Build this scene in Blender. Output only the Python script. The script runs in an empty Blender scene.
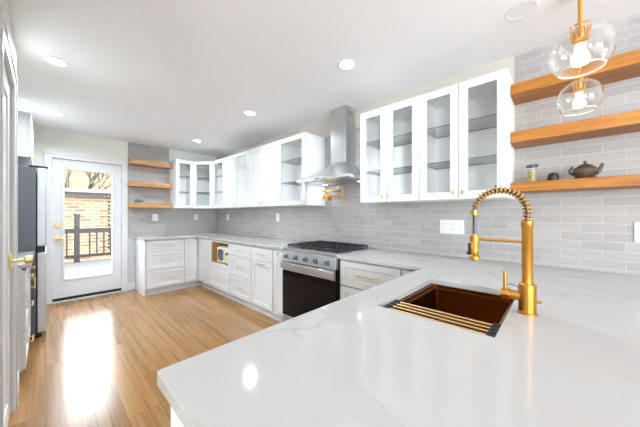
import bpy, bmesh, math, random
from mathutils import Vector, Matrix
random.seed(7)
PI = math.pi
sc = bpy.context.scene
COL = sc.collection

# ------------------------------------------------------------------ camera
CH = 1.288
cam_d = bpy.data.cameras.new('camera'); cam = bpy.data.objects.new('camera', cam_d); COL.objects.link(cam)
cam.location = (0, 0, CH); cam.rotation_euler = (PI/2, 0, -0.8187)
cam_d.sensor_width = 36; cam_d.sensor_fit = 'HORIZONTAL'
cam_d.lens = 257.24/640*36; cam_d.shift_y = 1.23/640
cam_d.clip_start = 0.02; cam_d.clip_end = 300
sc.camera = cam

# ------------------------------------------------------------------ world, sun, daylight, exposure
world = bpy.data.worlds.new('sky'); sc.world = world; world.use_nodes = True
wb = world.node_tree.nodes['Background']
wb.inputs['Color'].default_value = (0.86, 0.93, 1.0, 1); wb.inputs['Strength'].default_value = 9.0
def add_light(name, kind, loc, target, energy, color=(1, 1, 1), size=1.0, size_y=None, parent=None):
    ld = bpy.data.lights.new(name, kind); ld.energy = energy; ld.color = color
    o = bpy.data.objects.new(name, ld); COL.objects.link(o)
    o.location = loc
    o.rotation_euler = (Vector(target)-Vector(loc)).to_track_quat('-Z', 'Y').to_euler()
    if kind == 'AREA':
        if size_y is None: ld.shape = 'DISK'; ld.size = size
        else: ld.shape = 'RECTANGLE'; ld.size = size; ld.size_y = size_y
    if parent: o.parent = parent
    return o
sun = add_light('sun', 'SUN', (9, -6, 12), (2, 4, 0), 1.6, (1.0, 0.9, 0.74)); sun.data.angle = 0.01
# daylight coming in at the living-room windows behind the camera
DAY = (0.81, 0.91, 1.0)
add_light('window_daylight', 'AREA', (-3.40, -2.75, 1.5), (0, -2.0, 1.6), 100, DAY, 1.0, 1.1)
add_light('window_daylight', 'AREA', (-1.3, -4.86, 1.5), (0.4, 2, 1.6), 120, DAY, 2.2, 1.1)
# added unseen fill light behind the camera, bounced off the ceiling; no lamp fixture
add_light('bounce_fill', 'AREA', (0.9, -1.3, 1.62), (0.9, -1.3, 3), 24, (.74, .88, 1.0), 1.6, 1.6)
CAN_W = 13.0
HOOD_W = .22
BULB_E = 6.0
vs = sc.view_settings
sc.display_settings.display_device = 'sRGB'
vs.view_transform = 'Standard'; vs.look = 'None'; vs.exposure = 0.45; vs.gamma = 1.0; vs.use_curve_mapping = False

# ------------------------------------------------------------------ dimensions
D = 2.493      # right wall
L = 5.377      # back wall
HC = 2.524     # ceiling
XW = -0.147    # near left wall
XL = -0.78     # recessed left wall
YB = -4.95     # rear wall of the living area
XLL = -3.5     # left wall of the living area

# ------------------------------------------------------------------ materials
MATS = {}
def srgb(r, g, b):
    f = lambda c: (c/255/12.92) if c/255 <= .04045 else ((c/255+.055)/1.055)**2.4
    return (f(r), f(g), f(b), 1)
def mat(name, color, rough=.5, metal=0.0, spec=.5, noise=0.0, nscale=20, bump=0.0, bscale=80, stretch=(1, 1, 1), coat=0.0, emit=None):
    m = bpy.data.materials.new(name); m.use_nodes = True
    nt = m.node_tree; b = nt.nodes['Principled BSDF']
    b.inputs['Base Color'].default_value = color
    b.inputs['Roughness'].default_value = rough; b.inputs['Metallic'].default_value = metal
    b.inputs['Specular IOR Level'].default_value = spec; b.inputs['Coat Weight'].default_value = coat
    tc = nt.nodes.new('ShaderNodeTexCoord'); mp = nt.nodes.new('ShaderNodeMapping')
    mp.inputs['Scale'].default_value = stretch
    nt.links.new(tc.outputs['Object'], mp.inputs['Vector'])
    n = nt.nodes.new('ShaderNodeTexNoise'); n.inputs['Scale'].default_value = nscale; n.inputs['Detail'].default_value = 4
    nt.links.new(mp.outputs['Vector'], n.inputs['Vector'])
    mx = nt.nodes.new('ShaderNodeMix'); mx.data_type = 'RGBA'
    k = 1-noise
    mx.inputs['A'].default_value = (color[0]*k, color[1]*k, color[2]*k, 1)
    mx.inputs['B'].default_value = (min(1, color[0]*(1+noise)), min(1, color[1]*(1+noise)), min(1, color[2]*(1+noise)), 1)
    nt.links.new(n.outputs['Fac'], mx.inputs['Factor']); nt.links.new(mx.outputs['Result'], b.inputs['Base Color'])
    if bump:
        n2 = nt.nodes.new('ShaderNodeTexNoise'); n2.inputs['Scale'].default_value = bscale; n2.inputs['Detail'].default_value = 3
        nt.links.new(mp.outputs['Vector'], n2.inputs['Vector'])
        bp = nt.nodes.new('ShaderNodeBump'); bp.inputs['Strength'].default_value = bump; bp.inputs['Distance'].default_value = .002
        nt.links.new(n2.outputs['Fac'], bp.inputs['Height']); nt.links.new(bp.outputs['Normal'], b.inputs['Normal'])
    if emit:
        b.inputs['Emission Color'].default_value = emit[0]; b.inputs['Emission Strength'].default_value = emit[1]
    MATS[name] = m
    return m
def brick_mat(name, axes, c1, c2, mortar, bw, rh, ms, rough, bump=.3, offset=.5, bias=0.0, var=.06):
    m = bpy.data.materials.new(name); m.use_nodes = True
    nt = m.node_tree; b = nt.nodes['Principled BSDF']; lk = nt.links.new
    tc = nt.nodes.new('ShaderNodeTexCoord'); sp = nt.nodes.new('ShaderNodeSeparateXYZ'); cb = nt.nodes.new('ShaderNodeCombineXYZ')
    lk(tc.outputs['Object'], sp.inputs[0]); lk(sp.outputs[axes[0]], cb.inputs[0]); lk(sp.outputs[axes[1]], cb.inputs[1])
    br = nt.nodes.new('ShaderNodeTexBrick')
    br.offset = offset; br.inputs['Scale'].default_value = 1
    br.inputs['Brick Width'].default_value = bw; br.inputs['Row Height'].default_value = rh
    br.inputs['Mortar Size'].default_value = ms; br.inputs['Mortar Smooth'].default_value = .1; br.inputs['Bias'].default_value = bias
    br.inputs['Color1'].default_value = c1; br.inputs['Color2'].default_value = c2; br.inputs['Mortar'].default_value = mortar
    lk(cb.outputs[0], br.inputs['Vector'])
    n = nt.nodes.new('ShaderNodeTexNoise'); n.inputs['Scale'].default_value = 14; n.inputs['Detail'].default_value = 5
    mp = nt.nodes.new('ShaderNodeMapping'); mp.inputs['Scale'].default_value = (1, 3, 1)
    lk(cb.outputs[0], mp.inputs[0]); lk(mp.outputs[0], n.inputs['Vector'])
    hs = nt.nodes.new('ShaderNodeHueSaturation'); mr = nt.nodes.new('ShaderNodeMapRange')
    mr.inputs['To Min'].default_value = 1-var; mr.inputs['To Max'].default_value = 1+var
    lk(n.outputs['Fac'], mr.inputs['Value']); lk(mr.outputs[0], hs.inputs['Value']); lk(br.outputs['Color'], hs.inputs['Color'])
    lk(hs.outputs['Color'], b.inputs['Base Color']); b.inputs['Roughness'].default_value = rough
    inv = nt.nodes.new('ShaderNodeMath'); inv.operation = 'SUBTRACT'; inv.inputs[0].default_value = 1
    lk(br.outputs['Fac'], inv.inputs[1])
    ad = nt.nodes.new('ShaderNodeMath'); ad.operation = 'MULTIPLY_ADD'; ad.inputs[1].default_value = .25
    lk(n.outputs['Fac'], ad.inputs[0]); lk(inv.outputs[0], ad.inputs[2])
    bp = nt.nodes.new('ShaderNodeBump'); bp.inputs['Strength'].default_value = bump; bp.inputs['Distance'].default_value = .003
    lk(ad.outputs[0], bp.inputs['Height']); lk(bp.outputs['Normal'], b.inputs['Normal'])
    MATS[name] = m
    return m
def floor_mat():
    m = bpy.data.materials.new('oak_planks'); m.use_nodes = True
    nt = m.node_tree; b = nt.nodes['Principled BSDF']; lk = nt.links.new
    tc = nt.nodes.new('ShaderNodeTexCoord'); sp = nt.nodes.new('ShaderNodeSeparateXYZ'); cb = nt.nodes.new('ShaderNodeCombineXYZ')
    lk(tc.outputs['Object'], sp.inputs[0]); lk(sp.outputs['Y'], cb.inputs[0]); lk(sp.outputs['X'], cb.inputs[1])
    br = nt.nodes.new('ShaderNodeTexBrick'); br.offset = .37; br.offset_frequency = 2
    br.inputs['Scale'].default_value = 1; br.inputs['Brick Width'].default_value = 1.22; br.inputs['Row Height'].default_value = .18
    br.inputs['Mortar Size'].default_value = .0012; br.inputs['Bias'].default_value = 0
    br.inputs['Color1'].default_value = (.0, .0, .0, 1); br.inputs['Color2'].default_value = (1, 1, 1, 1); br.inputs['Mortar'].default_value = (.0, .0, .0, 1)
    lk(cb.outputs[0], br.inputs['Vector'])
    # per-plank shift of the grain
    vm = nt.nodes.new('ShaderNodeVectorMath'); vm.operation = 'MULTIPLY_ADD'
    lk(br.outputs['Color'], vm.inputs[0]); vm.inputs[1].default_value = (7, 5, 3); lk(cb.outputs[0], vm.inputs[2])
    mp = nt.nodes.new('ShaderNodeMapping'); mp.inputs['Scale'].default_value = (.55, 21, 1); lk(vm.outputs[0], mp.inputs[0])
    n1 = nt.nodes.new('ShaderNodeTexNoise'); n1.inputs['Scale'].default_value = 1.6; n1.inputs['Detail'].default_value = 7; n1.inputs['Roughness'].default_value = .62
    n1.inputs['Distortion'].default_value = .25
    lk(mp.outputs[0], n1.inputs['Vector'])
    rp = nt.nodes.new('ShaderNodeValToRGB'); e = rp.color_ramp.elements
    e[0].position = .30; e[0].color = srgb(122, 82, 44); e[1].position = .74; e[1].color = srgb(170, 130, 80)
    k = rp.color_ramp.elements.new(.5); k.color = srgb(158, 114, 65)
    lk(n1.outputs['Fac'], rp.inputs[0])
    hs = nt.nodes.new('ShaderNodeHueSaturation'); mr = nt.nodes.new('ShaderNodeMapRange')
    mr.inputs['To Min'].default_value = .74; mr.inputs['To Max'].default_value = 1.08
    lk(br.outputs['Color'], mr.inputs['Value']); lk(mr.outputs[0], hs.inputs['Value']); lk(rp.outputs[0], hs.inputs['Color'])
    mx = nt.nodes.new('ShaderNodeMix'); mx.data_type = 'RGBA'; mx.inputs['B'].default_value = srgb(95, 62, 40)
    lk(br.outputs['Fac'], mx.inputs['Factor']); lk(hs.outputs[0], mx.inputs['A']); lk(mx.outputs['Result'], b.inputs['Base Color'])
    b.inputs['Roughness'].default_value = .2; b.inputs['Specular IOR Level'].default_value = .9
    bp = nt.nodes.new('ShaderNodeBump'); bp.inputs['Strength'].default_value = .06; bp.inputs['Distance'].default_value = .0006
    lk(n1.outputs['Fac'], bp.inputs['Height']); lk(bp.outputs['Normal'], b.inputs['Normal'])
    MATS['floor'] = m
def quartz_mat():
    m = bpy.data.materials.new('white_quartz'); m.use_nodes = True
    nt = m.node_tree; b = nt.nodes['Principled BSDF']; lk = nt.links.new
    tc = nt.nodes.new('ShaderNodeTexCoord')
    mp = nt.nodes.new('ShaderNodeMapping'); mp.inputs['Rotation'].default_value = (0, 0, .7); mp.inputs['Scale'].default_value = (1, .55, 1)
    lk(tc.outputs['Object'], mp.inputs[0])
    nd = nt.nodes.new('ShaderNodeTexNoise'); nd.inputs['Scale'].default_value = 2.2; nd.inputs['Detail'].default_value = 5
    lk(mp.outputs[0], nd.inputs['Vector'])
    vm = nt.nodes.new('ShaderNodeVectorMath'); vm.operation = 'MULTIPLY_ADD'; vm.inputs[1].default_value = (.55, .55, .55)
    lk(nd.outputs['Color'], vm.inputs[0]); lk(mp.outputs[0], vm.inputs[2])
    vo = nt.nodes.new('ShaderNodeTexVoronoi'); vo.feature = 'DISTANCE_TO_EDGE'; vo.inputs['Scale'].default_value = 2.3
    lk(vm.outputs[0], vo.inputs['Vector'])
    mr = nt.nodes.new('ShaderNodeMapRange'); mr.inputs['From Max'].default_value = .022; mr.inputs['To Min'].default_value = 1; mr.inputs['To Max'].default_value = 0
    lk(vo.outputs['Distance'], mr.inputs['Value'])
    n2 = nt.nodes.new('ShaderNodeTexNoise'); n2.inputs['Scale'].default_value = 2.6; lk(mp.outputs[0], n2.inputs['Vector'])
    mr2 = nt.nodes.new('ShaderNodeMapRange'); mr2.inputs['From Min'].default_value = .42; mr2.inputs['From Max'].default_value = .66; mr2.inputs['To Max'].default_value = .5
    lk(n2.outputs['Fac'], mr2.inputs['Value'])
    mu = nt.nodes.new('ShaderNodeMath'); mu.operation = 'MULTIPLY'; lk(mr.outputs[0], mu.inputs[0]); lk(mr2.outputs[0], mu.inputs[1])
    mx = nt.nodes.new('ShaderNodeMix'); mx.data_type = 'RGBA'
    mx.inputs['A'].default_value = (.48, .465, .452, 1); mx.inputs['B'].default_value = srgb(116, 112, 110)
    lk(mu.outputs[0], mx.inputs['Factor']); lk(mx.outputs['Result'], b.inputs['Base Color'])
    b.inputs['Roughness'].default_value = .09; b.inputs['Specular IOR Level'].default_value = .22
    MATS['quartz'] = m
def glass_mat(name, tint=(1, 1, 1, 1), gloss=.9, power=5.0, base=.04):
    m = bpy.data.materials.new(name); m.use_nodes = True
    nt = m.node_tree; lk = nt.links.new
    nt.nodes.remove(nt.nodes['Principled BSDF'])
    out = nt.nodes['Material Output']
    tr = nt.nodes.new('ShaderNodeBsdfTransparent'); tr.inputs[0].default_value = tint
    gl = nt.nodes.new('ShaderNodeBsdfGlossy'); gl.inputs['Roughness'].default_value = .02
    gl.inputs[0].default_value = (gloss, gloss, gloss, 1)
    # Schlick reflectance of a thin sheet, the same from both sides
    ge = nt.nodes.new('ShaderNodeNewGeometry'); dt = nt.nodes.new('ShaderNodeVectorMath'); dt.operation = 'DOT_PRODUCT'
    lk(ge.outputs['Incoming'], dt.inputs[0]); lk(ge.outputs['Normal'], dt.inputs[1])
    def mth(op, a, b=None):
        n = nt.nodes.new('ShaderNodeMath'); n.operation = op
        for i, q in enumerate((a, b)):
            if q is None: continue
            if isinstance(q, (int, float)): n.inputs[i].default_value = q
            else: lk(q, n.inputs[i])
        return n.outputs[0]
    fr = nt.nodes.new('ShaderNodeMath'); fr.operation = 'MULTIPLY_ADD'; fr.inputs[1].default_value = 1-base; fr.inputs[2].default_value = base
    lk(mth('POWER', mth('SUBTRACT', 1.0, mth('ABSOLUTE', dt.outputs['Value'])), power), fr.inputs[0])
    mx = nt.nodes.new('ShaderNodeMixShader')
    lk(fr.outputs[0], mx.inputs[0]); lk(tr.outputs[0], mx.inputs[1]); lk(gl.outputs[0], mx.inputs[2]); lk(mx.outputs[0], out.inputs[0])
    MATS[name] = m
def wood_mat(name, dark, mid, light, axis, rough=.45, knots=True):
    m = bpy.data.materials.new(name); m.use_nodes = True
    nt = m.node_tree; b = nt.nodes['Principled BSDF']; lk = nt.links.new
    tc = nt.nodes.new('ShaderNodeTexCoord'); oi = nt.nodes.new('ShaderNodeObjectInfo')
    vm = nt.nodes.new('ShaderNodeVectorMath'); vm.operation = 'ADD'
    sc_ = nt.nodes.new('ShaderNodeVectorMath'); sc_.operation = 'SCALE'; sc_.inputs[0].default_value = (3, 5, 9)
    lk(oi.outputs['Random'], sc_.inputs['Scale']); lk(sc_.outputs[0], vm.inputs[1]); lk(tc.outputs['Object'], vm.inputs[0])
    mp = nt.nodes.new('ShaderNodeMapping'); s = [26, 26, 26]; s['XYZ'.index(axis)] = 2.2; mp.inputs['Scale'].default_value = s
    lk(vm.outputs[0], mp.inputs[0])
    n = nt.nodes.new('ShaderNodeTexNoise'); n.inputs['Scale'].default_value = 1; n.inputs['Detail'].default_value = 6; n.inputs['Distortion'].default_value = 1.2
    lk(mp.outputs[0], n.inputs['Vector'])
    rp = nt.nodes.new('ShaderNodeValToRGB'); e = rp.color_ramp.elements
    e[0].position = .3; e[0].color = dark; e[1].position = .75; e[1].color = light
    k = e.new(.5); k.color = mid
    lk(n.outputs['Fac'], rp.inputs[0]); lk(rp.outputs[0], b.inputs['Base Color'])
    b.inputs['Roughness'].default_value = rough
    MATS[name] = m

mat('white_paint', (.70, .70, .70, 1), .38, noise=.01)
mat('cab_inside', (.93, .93, .925, 1), .5, noise=.01)
mat('ceiling', (.94, .945, .955, 1), .85, noise=.008, nscale=4)
mat('wall_paint', srgb(236, 236, 226), .8, noise=.012, nscale=5)
mat('right_paint', srgb(205, 197, 186), .8, noise=.012, nscale=5)
mat('left_paint', srgb(222, 222, 214), .8, noise=.012, nscale=5)
mat('grey_paint', srgb(204, 205, 207), .8, noise=.012, nscale=5)
mat('trim_white', (.76, .76, .765, 1), .35, noise=.01)
mat('brass', srgb(208, 152, 70), .3, 1.0, noise=.05, nscale=60)
mat('brass_light', srgb(232, 205, 140), .3, 1.0, noise=.04, nscale=60)
mat('champagne', srgb(206, 200, 186), .32, 1.0, noise=.04, nscale=60)
mat('rack_gold', srgb(206, 172, 122), .35, 1.0, noise=.04, nscale=60)
mat('copper', srgb(146, 94, 44), .26, 1.0, noise=.06, nscale=8)
mat('steel', srgb(198, 199, 201), .33, 1.0, noise=.05, nscale=30, stretch=(1, 1, 12))
mat('steel_bright', srgb(226, 227, 229), .2, 1.0, noise=.03, nscale=30)
mat('fridge_side', srgb(92, 95, 100), .45, 0.2, noise=.05)
mat('fridge_steel', srgb(196, 198, 203), .36, .55, noise=.04, nscale=30, stretch=(1, 1, .1))
mat('black', (.012, .012, .013, 1), .35, noise=.1)
mat('black_gloss', (.006, .006, .008, 1), .05, spec=.22, noise=.1)
mat('iron', (.018, .018, .019, 1), .55, noise=.3, nscale=90, bump=.2)
mat('rubber', (.010, .010, .011, 1), .5, noise=.15)
mat('hose', srgb(90, 88, 88), .4, .6, noise=.1)
mat('plate', (.82, .82, .82, 1), .35, noise=.01)
mat('rim_glass', (.9, .9, .9, 1), .1, spec=.8, noise=.01)
mat('slot', (.25, .25, .26, 1), .5, noise=.05)
mat('cream', srgb(236, 227, 198), .35, noise=.02)
mat('mwglass', srgb(52, 58, 66), .12, spec=.6, noise=.1)
mat('tea', srgb(82, 68, 48), .42, noise=.3, nscale=25, bump=.3)
mat('teadark', srgb(58, 34, 26), .5, noise=.25, nscale=30)
mat('bluegrey', srgb(98, 112, 128), .35, noise=.3, nscale=30)
mat('jarfill', srgb(186, 164, 110), .6, noise=.25, nscale=60)
mat('deck', srgb(112, 110, 112), .7, noise=.08)
mat('railing', srgb(27, 19, 15), .6, noise=.25, nscale=14, stretch=(8, 8, 1))
mat('gutter', (.16, .16, .165, 1), .5, noise=.03)
mat('eave', srgb(36, 30, 27), .7, noise=.1)
mat('bark', srgb(34, 29, 27), .9, noise=.3, nscale=30)
mat('ground', srgb(120, 112, 100), .95, noise=.2, nscale=3)
mat('lamp_lens', (.9, .9, .9, 1), .5, noise=.01, emit=((1, .98, .95, 1), 9.0))
mat('hood_lens', (.9, .9, .9, 1), .5, noise=.01, emit=((.93, .97, 1, 1), 5.0))
mat('filament', (.9, .8, .6, 1), .3, noise=.01, emit=((1, .86, .62, 1), BULB_E))
mat('speaker_grille', (.86, .86, .86, 1), .8, noise=.05, nscale=400)
mat('niche_wood', srgb(190, 146, 98), .5, noise=.15, nscale=10, stretch=(8, 8, 1))
brick_mat('tile_right', ('Y', 'Z'), (.445, .424, .408, 1), (.385, .367, .355, 1), (.56, .54, .525, 1), .2, .0585, .0020, .22, .5, var=.07)
brick_mat('tile_back', ('X', 'Z'), (.445, .424, .408, 1), (.385, .367, .355, 1), (.56, .54, .525, 1), .2, .0585, .0020, .22, .5, var=.07)
brick_mat('ext_brick', ('X', 'Z'), srgb(140, 112, 76), srgb(94, 62, 36), srgb(156, 142, 118), .34, .115, .014, .9, .6, var=.25)
brick_mat('deck_boards', ('X', 'Y'), srgb(78, 77, 79), srgb(70, 70, 72), srgb(60, 60, 62), 4, .14, .006, .7, .5, var=.06)
floor_mat(); quartz_mat()
glass_mat('pane'); glass_mat('globe_glass', (.97, .965, .95, 1), 1.0, 3.2, .035); glass_mat('bulb_glass', (1.0, .93, .78, 1), 1.0, 4.0, .05); glass_mat('jar_glass', (.93, .95, .93, 1), 1.0)
glass_mat('shelf_glass', (.985, .995, .99, 1), .45)
mat('glass_edge', srgb(70, 92, 88), .15, noise=.05)
wood_mat('shelf_orange', srgb(142, 80, 24), srgb(172, 108, 36), srgb(192, 132, 52), 'Y', .4)
wood_mat('shelf_oak', srgb(150, 104, 66), srgb(186, 138, 92), srgb(214, 172, 124), 'X', .5)

# ------------------------------------------------------------------ geometry helpers
class MB:
    def __init__(self): self.bm = bmesh.new(); self.mi = 0
    def _tag(self, geom):
        for f in geom:
            if isinstance(f, bmesh.types.BMFace): f.material_index = self.mi
    def face(self, pts):
        f = self.bm.faces.new([self.bm.verts.new(p) for p in pts]); f.material_index = self.mi; return f
    def box(self, x0, x1, y0, y1, z0, z1):
        P = [(x0, y0, z0), (x1, y0, z0), (x1, y1, z0), (x0, y1, z0), (x0, y0, z1), (x1, y0, z1), (x1, y1, z1), (x0, y1, z1)]
        v = [self.bm.verts.new(p) for p in P]
        for q in ((0, 3, 2, 1), (4, 5, 6, 7), (0, 1, 5, 4), (1, 2, 6, 5), (2, 3, 7, 6), (3, 0, 4, 7)):
            f = self.bm.faces.new([v[i] for i in q]); f.material_index = self.mi
        return self
    def lathe(self, prof, c=(0, 0, 0), axis='Z', n=32, closed=False):
        # prof: list of (r, h); axis gives the direction of h
        rings = []
        for r, h in prof:
            ring = []
            if r < 1e-6:
                p = self._ax(0, 0, h, axis); ring = [self.bm.verts.new(Vector(c)+p)]*n
            else:
                for i in range(n):
                    a = 2*PI*i/n
                    ring.append(self.bm.verts.new(Vector(c)+self._ax(r*math.cos(a), r*math.sin(a), h, axis)))
            rings.append(ring)
        pairs = list(zip(rings, rings[1:]))
        if closed: pairs.append((rings[-1], rings[0]))
        for a, b in pairs:
            for i in range(n):
                j = (i+1) % n
                vs_ = []
                for v in (a[i], a[j], b[j], b[i]):
                    if v not in vs_: vs_.append(v)
                if len(vs_) > 2:
                    f = self.bm.faces.new(vs_); f.material_index = self.mi
        return self
    @staticmethod
    def _ax(a, b, h, axis):
        if axis == 'Z': return Vector((a, b, h))
        if axis == 'X': return Vector((h, a, b))
        return Vector((b, h, a))
    def cyl(self, p0, p1, r0, r1=None, n=20):
        r1 = r0 if r1 is None else r1
        return self.tube([p0, p1], [r0, r1], n)
    def tube(self, pts, r, n=12, cap=True):
        pts = [Vector(p) for p in pts]
        rs = r if isinstance(r, (list, tuple)) else [r]*len(pts)
        t = (pts[1]-pts[0]).normalized()
        up = Vector((0, 0, 1)) if abs(t.z) < .9 else Vector((1, 0, 0))
        u = t.cross(up).normalized(); rings = []
        for i, p in enumerate(pts):
            if i == 0: tt = pts[1]-pts[0]
            elif i == len(pts)-1: tt = pts[-1]-pts[-2]
            else: tt = (pts[i+1]-pts[i]).normalized()+(pts[i]-pts[i-1]).normalized()
            tt.normalize()
            u = (u-tt*u.dot(tt)).normalized(); w = tt.cross(u)
            rings.append([self.bm.verts.new(p+(u*math.cos(2*PI*k/n)+w*math.sin(2*PI*k/n))*rs[i]) for k in range(n)])
        for a, b in zip(rings, rings[1:]):
            for i in range(n):
                j = (i+1) % n
                f = self.bm.faces.new((a[i], a[j], b[j], b[i])); f.material_index = self.mi
        if cap:
            f = self.bm.faces.new(list(reversed(rings[0]))); f.material_index = self.mi
            f = self.bm.faces.new(rings[-1]); f.material_index = self.mi
        return self
    def loft(self, loops, cap=True):
        R = [[self.bm.verts.new(p) for p in lp] for lp in loops]
        n = len(R[0])
        for a, b in zip(R, R[1:]):
            for i in range(n):
                j = (i+1) % n
                f = self.bm.faces.new((a[i], a[j], b[j], b[i])); f.material_index = self.mi
        if cap:
            f = self.bm.faces.new(list(reversed(R[0]))); f.material_index = self.mi
            f = self.bm.faces.new(R[-1]); f.material_index = self.mi
        return self
    def build(self, name, mats, parent=None, loc=(0, 0, 0), rot=0, bevel=0, smooth=35, segs=2):
        bmesh.ops.recalc_face_normals(self.bm, faces=self.bm.faces)
        me = bpy.data.meshes.new(name); self.bm.to_mesh(me); self.bm.free()
        if not isinstance(mats, (list, tuple)): mats = [mats]
        for k in mats: me.materials.append(MATS[k])
        if smooth:
            for p in me.polygons: p.use_smooth = True
            me.set_sharp_from_angle(angle=math.radians(smooth))
        o = bpy.data.objects.new(name, me); COL.objects.link(o)
        o.location = loc; o.rotation_euler = (0, 0, rot)
        if parent: o.parent = parent
        if bevel:
            b = o.modifiers.new('bevel', 'BEVEL'); b.width = bevel; b.segments = segs; b.limit_method = 'ANGLE'; b.angle_limit = .6
        return o
def tag(o, label=None, cat=None, group=None, kind=None):
    if label: o['label'] = label
    if cat: o['category'] = cat
    if group: o['group'] = group
    if kind: o['kind'] = kind
    return o
def thing(name, label, cat, loc=(0, 0, 0), rot=0, group=None):
    o = bpy.data.objects.new(name, None); COL.objects.link(o); o.empty_display_size = .1
    o.location = loc; o.rotation_euler = (0, 0, rot)
    return tag(o, label, cat, group)
def struct(o): o['kind'] = 'structure'; return o
def copy_tree(o, parent=None):
    c = o.copy(); COL.objects.link(c)
    if parent: c.parent = parent
    for ch in list(o.children): copy_tree(ch, c)
    return c
def cells(us, vs_, pick, to3, thick):
    """grid wall/slab: pick(u,v)-> None or material index; to3(u,v,w) -> xyz; solid between w=0 and thick"""
    m = MB(); W = {}
    def V(i, j, k):
        if (i, j, k) not in W: W[(i, j, k)] = m.bm.verts.new(to3(us[i], vs_[j], (0, thick)[k]))
        return W[(i, j, k)]
    K = {}
    for i in range(len(us)-1):
        for j in range(len(vs_)-1):
            K[(i, j)] = pick((us[i]+us[i+1])/2, (vs_[j]+vs_[j+1])/2)
    for (i, j), mi in K.items():
        if mi is None: continue
        for k in (0, 1):
            f = m.bm.faces.new((V(i, j, k), V(i+1, j, k), V(i+1, j+1, k), V(i, j+1, k))); f.material_index = mi
        for (di, dj, a, b) in ((-1, 0, (0, 0), (0, 1)), (1, 0, (1, 0), (1, 1)), (0, -1, (0, 0), (1, 0)), (0, 1, (0, 1), (1, 1))):
            if K.get((i+di, j+dj)) is None:
                p = (i+a[0], j+a[1]); q = (i+b[0], j+b[1])
                f = m.bm.faces.new((V(*p, 0), V(*q, 0), V(*q, 1), V(*p, 1))); f.material_index = mi
    return m

# ------------------------------------------------------------------ room shell
ZU0, ZU1 = 1.405, 2.284         # wall cabinets bottom / top
B = MB(); B.box(XLL-.1, D+.1, YB-.1, L+.12, -.06, 0); struct(B.build('floor', 'floor', smooth=0))
B = MB(); B.box(XLL-.1, D+.1, YB-.1, L+.12, HC, HC+.1); struct(B.build('ceiling', 'ceiling', smooth=0))
# right wall: paint above the cabinets, tile elsewhere
def pk(y, z):
    if z < .88: return 0
    if y < -1.4: return 0
    if z < ZU0+.05: return 1
    if y < .262: return 1
    if 1.452 < y < 2.242 and z < 2.30: return 1
    return 0
struct(cells([YB-.1, -1.4, .262, 1.452, 2.242, L+.1], [0, .88, ZU0+.05, 2.30, HC], pk,
             lambda u, v, w: (D+w, u, v), .1).build('wall_right', ['right_paint', 'tile_right'], smooth=0))
DX0, DX1, DZ1 = .055, .890, 2.125
def pk(x, z):
    if DX0 < x < DX1 and z < DZ1: return None
    if x < .962 or z < .88: return 2 if (x > .95 and z < .9) else 0
    if x < 1.595 or z < ZU0+.05: return 1
    return 0
struct(cells([XL-.1, DX0, DX1, .962, 1.595, D+.1], [0, .88, ZU0+.05, DZ1, HC], pk,
             lambda u, v, w: (u, L+w, v), .12).build('wall_back', ['wall_paint', 'tile_back', 'grey_paint'], smooth=0))
# left wall of the kitchen (recess behind fridge, then the nearer wall with a door)
B = MB(); B.box(XL-.1, XL, 2.90, L, 0, HC); struct(B.build('wall_left', 'wall_paint', smooth=0))
LD0, LD1, LDZ = 1.90, 2.60, 2.125
struct(cells([.9, LD0, LD1, 2.96], [0, LDZ, HC], lambda y, z: None if (LD0 < y < LD1 and z < LDZ) else 0,
             lambda u, v, w: (XW-w, u, v), .11).build('wall_pantry', 'left_paint', smooth=0))
B = MB(); B.box(XL-.1, XW-.11, 2.86, 2.96, 0, HC); struct(B.build('wall_return', 'left_paint', smooth=0))
B = MB(); B.box(XLL-.1, XW-.11, .9, 1.0, 0, HC); struct(B.build('wall_partition', 'left_paint', smooth=0))
# living area behind the camera
def pk(y, z): return None if (-3.30 < y < -2.20 and .90 < z < 2.10) else 0
struct(cells([YB-.1, -3.30, -2.20, 1.0], [0, .90, 2.10, HC], pk, lambda u, v, w: (XLL-w, u, v), .1).build('wall_living', 'wall_paint', smooth=0))
struct(cells([XLL-.1, -2.5, -.1, D+.1], [0, .90, 2.10, HC], lambda x, z: None if (-2.5 < x < -.1 and .9 < z < 2.1) else 0,
             lambda u, v, w: (u, YB-w, v), .1).build('wall_rear', 'wall_paint', smooth=0))
def window(name, x0, x1, y0, y1, axis):
    m = MB(); t = .05
    z0, z1 = .90, 2.10
    if axis == 'x':
        for a, b in ((y0, y0+t), (y1-t, y1), ((y0+y1)/2-t/2, (y0+y1)/2+t/2)): m.box(x0, x1, a, b, z0, z1)
        for a, b in ((z0, z0+t), (z1-t, z1), (1.48, 1.52)): m.box(x0, x1, y0, y1, a, b)
        o = struct(m.build(name, 'trim_white', smooth=0)); g = MB(); g.box((x0+x1)/2-.003, (x0+x1)/2+.003, y0+.02, y1-.02, z0+.02, z1-.02)
    else:
        for a, b in ((x0, x0+t), (x1-t, x1), ((x0+x1)/2-t/2, (x0+x1)/2+t/2)): m.box(a, b, y0, y1, z0, z1)
        for a, b in ((z0, z0+t), (z1-t, z1), (1.48, 1.52)): m.box(x0, x1, y0, y1, a, b)
        o = struct(m.build(name, 'trim_white', smooth=0)); g = MB(); g.box(x0+.02, x1-.02, (y0+y1)/2-.003, (y0+y1)/2+.003, z0+.02, z1-.02)
    g.build('glass_pane', 'pane', o, smooth=0)
window('window_1', XLL-.08, XLL-.03, -3.30, -2.20, 'x'); window('window_2', -2.5, -.1, YB-.08, YB-.03, 'y')

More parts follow.
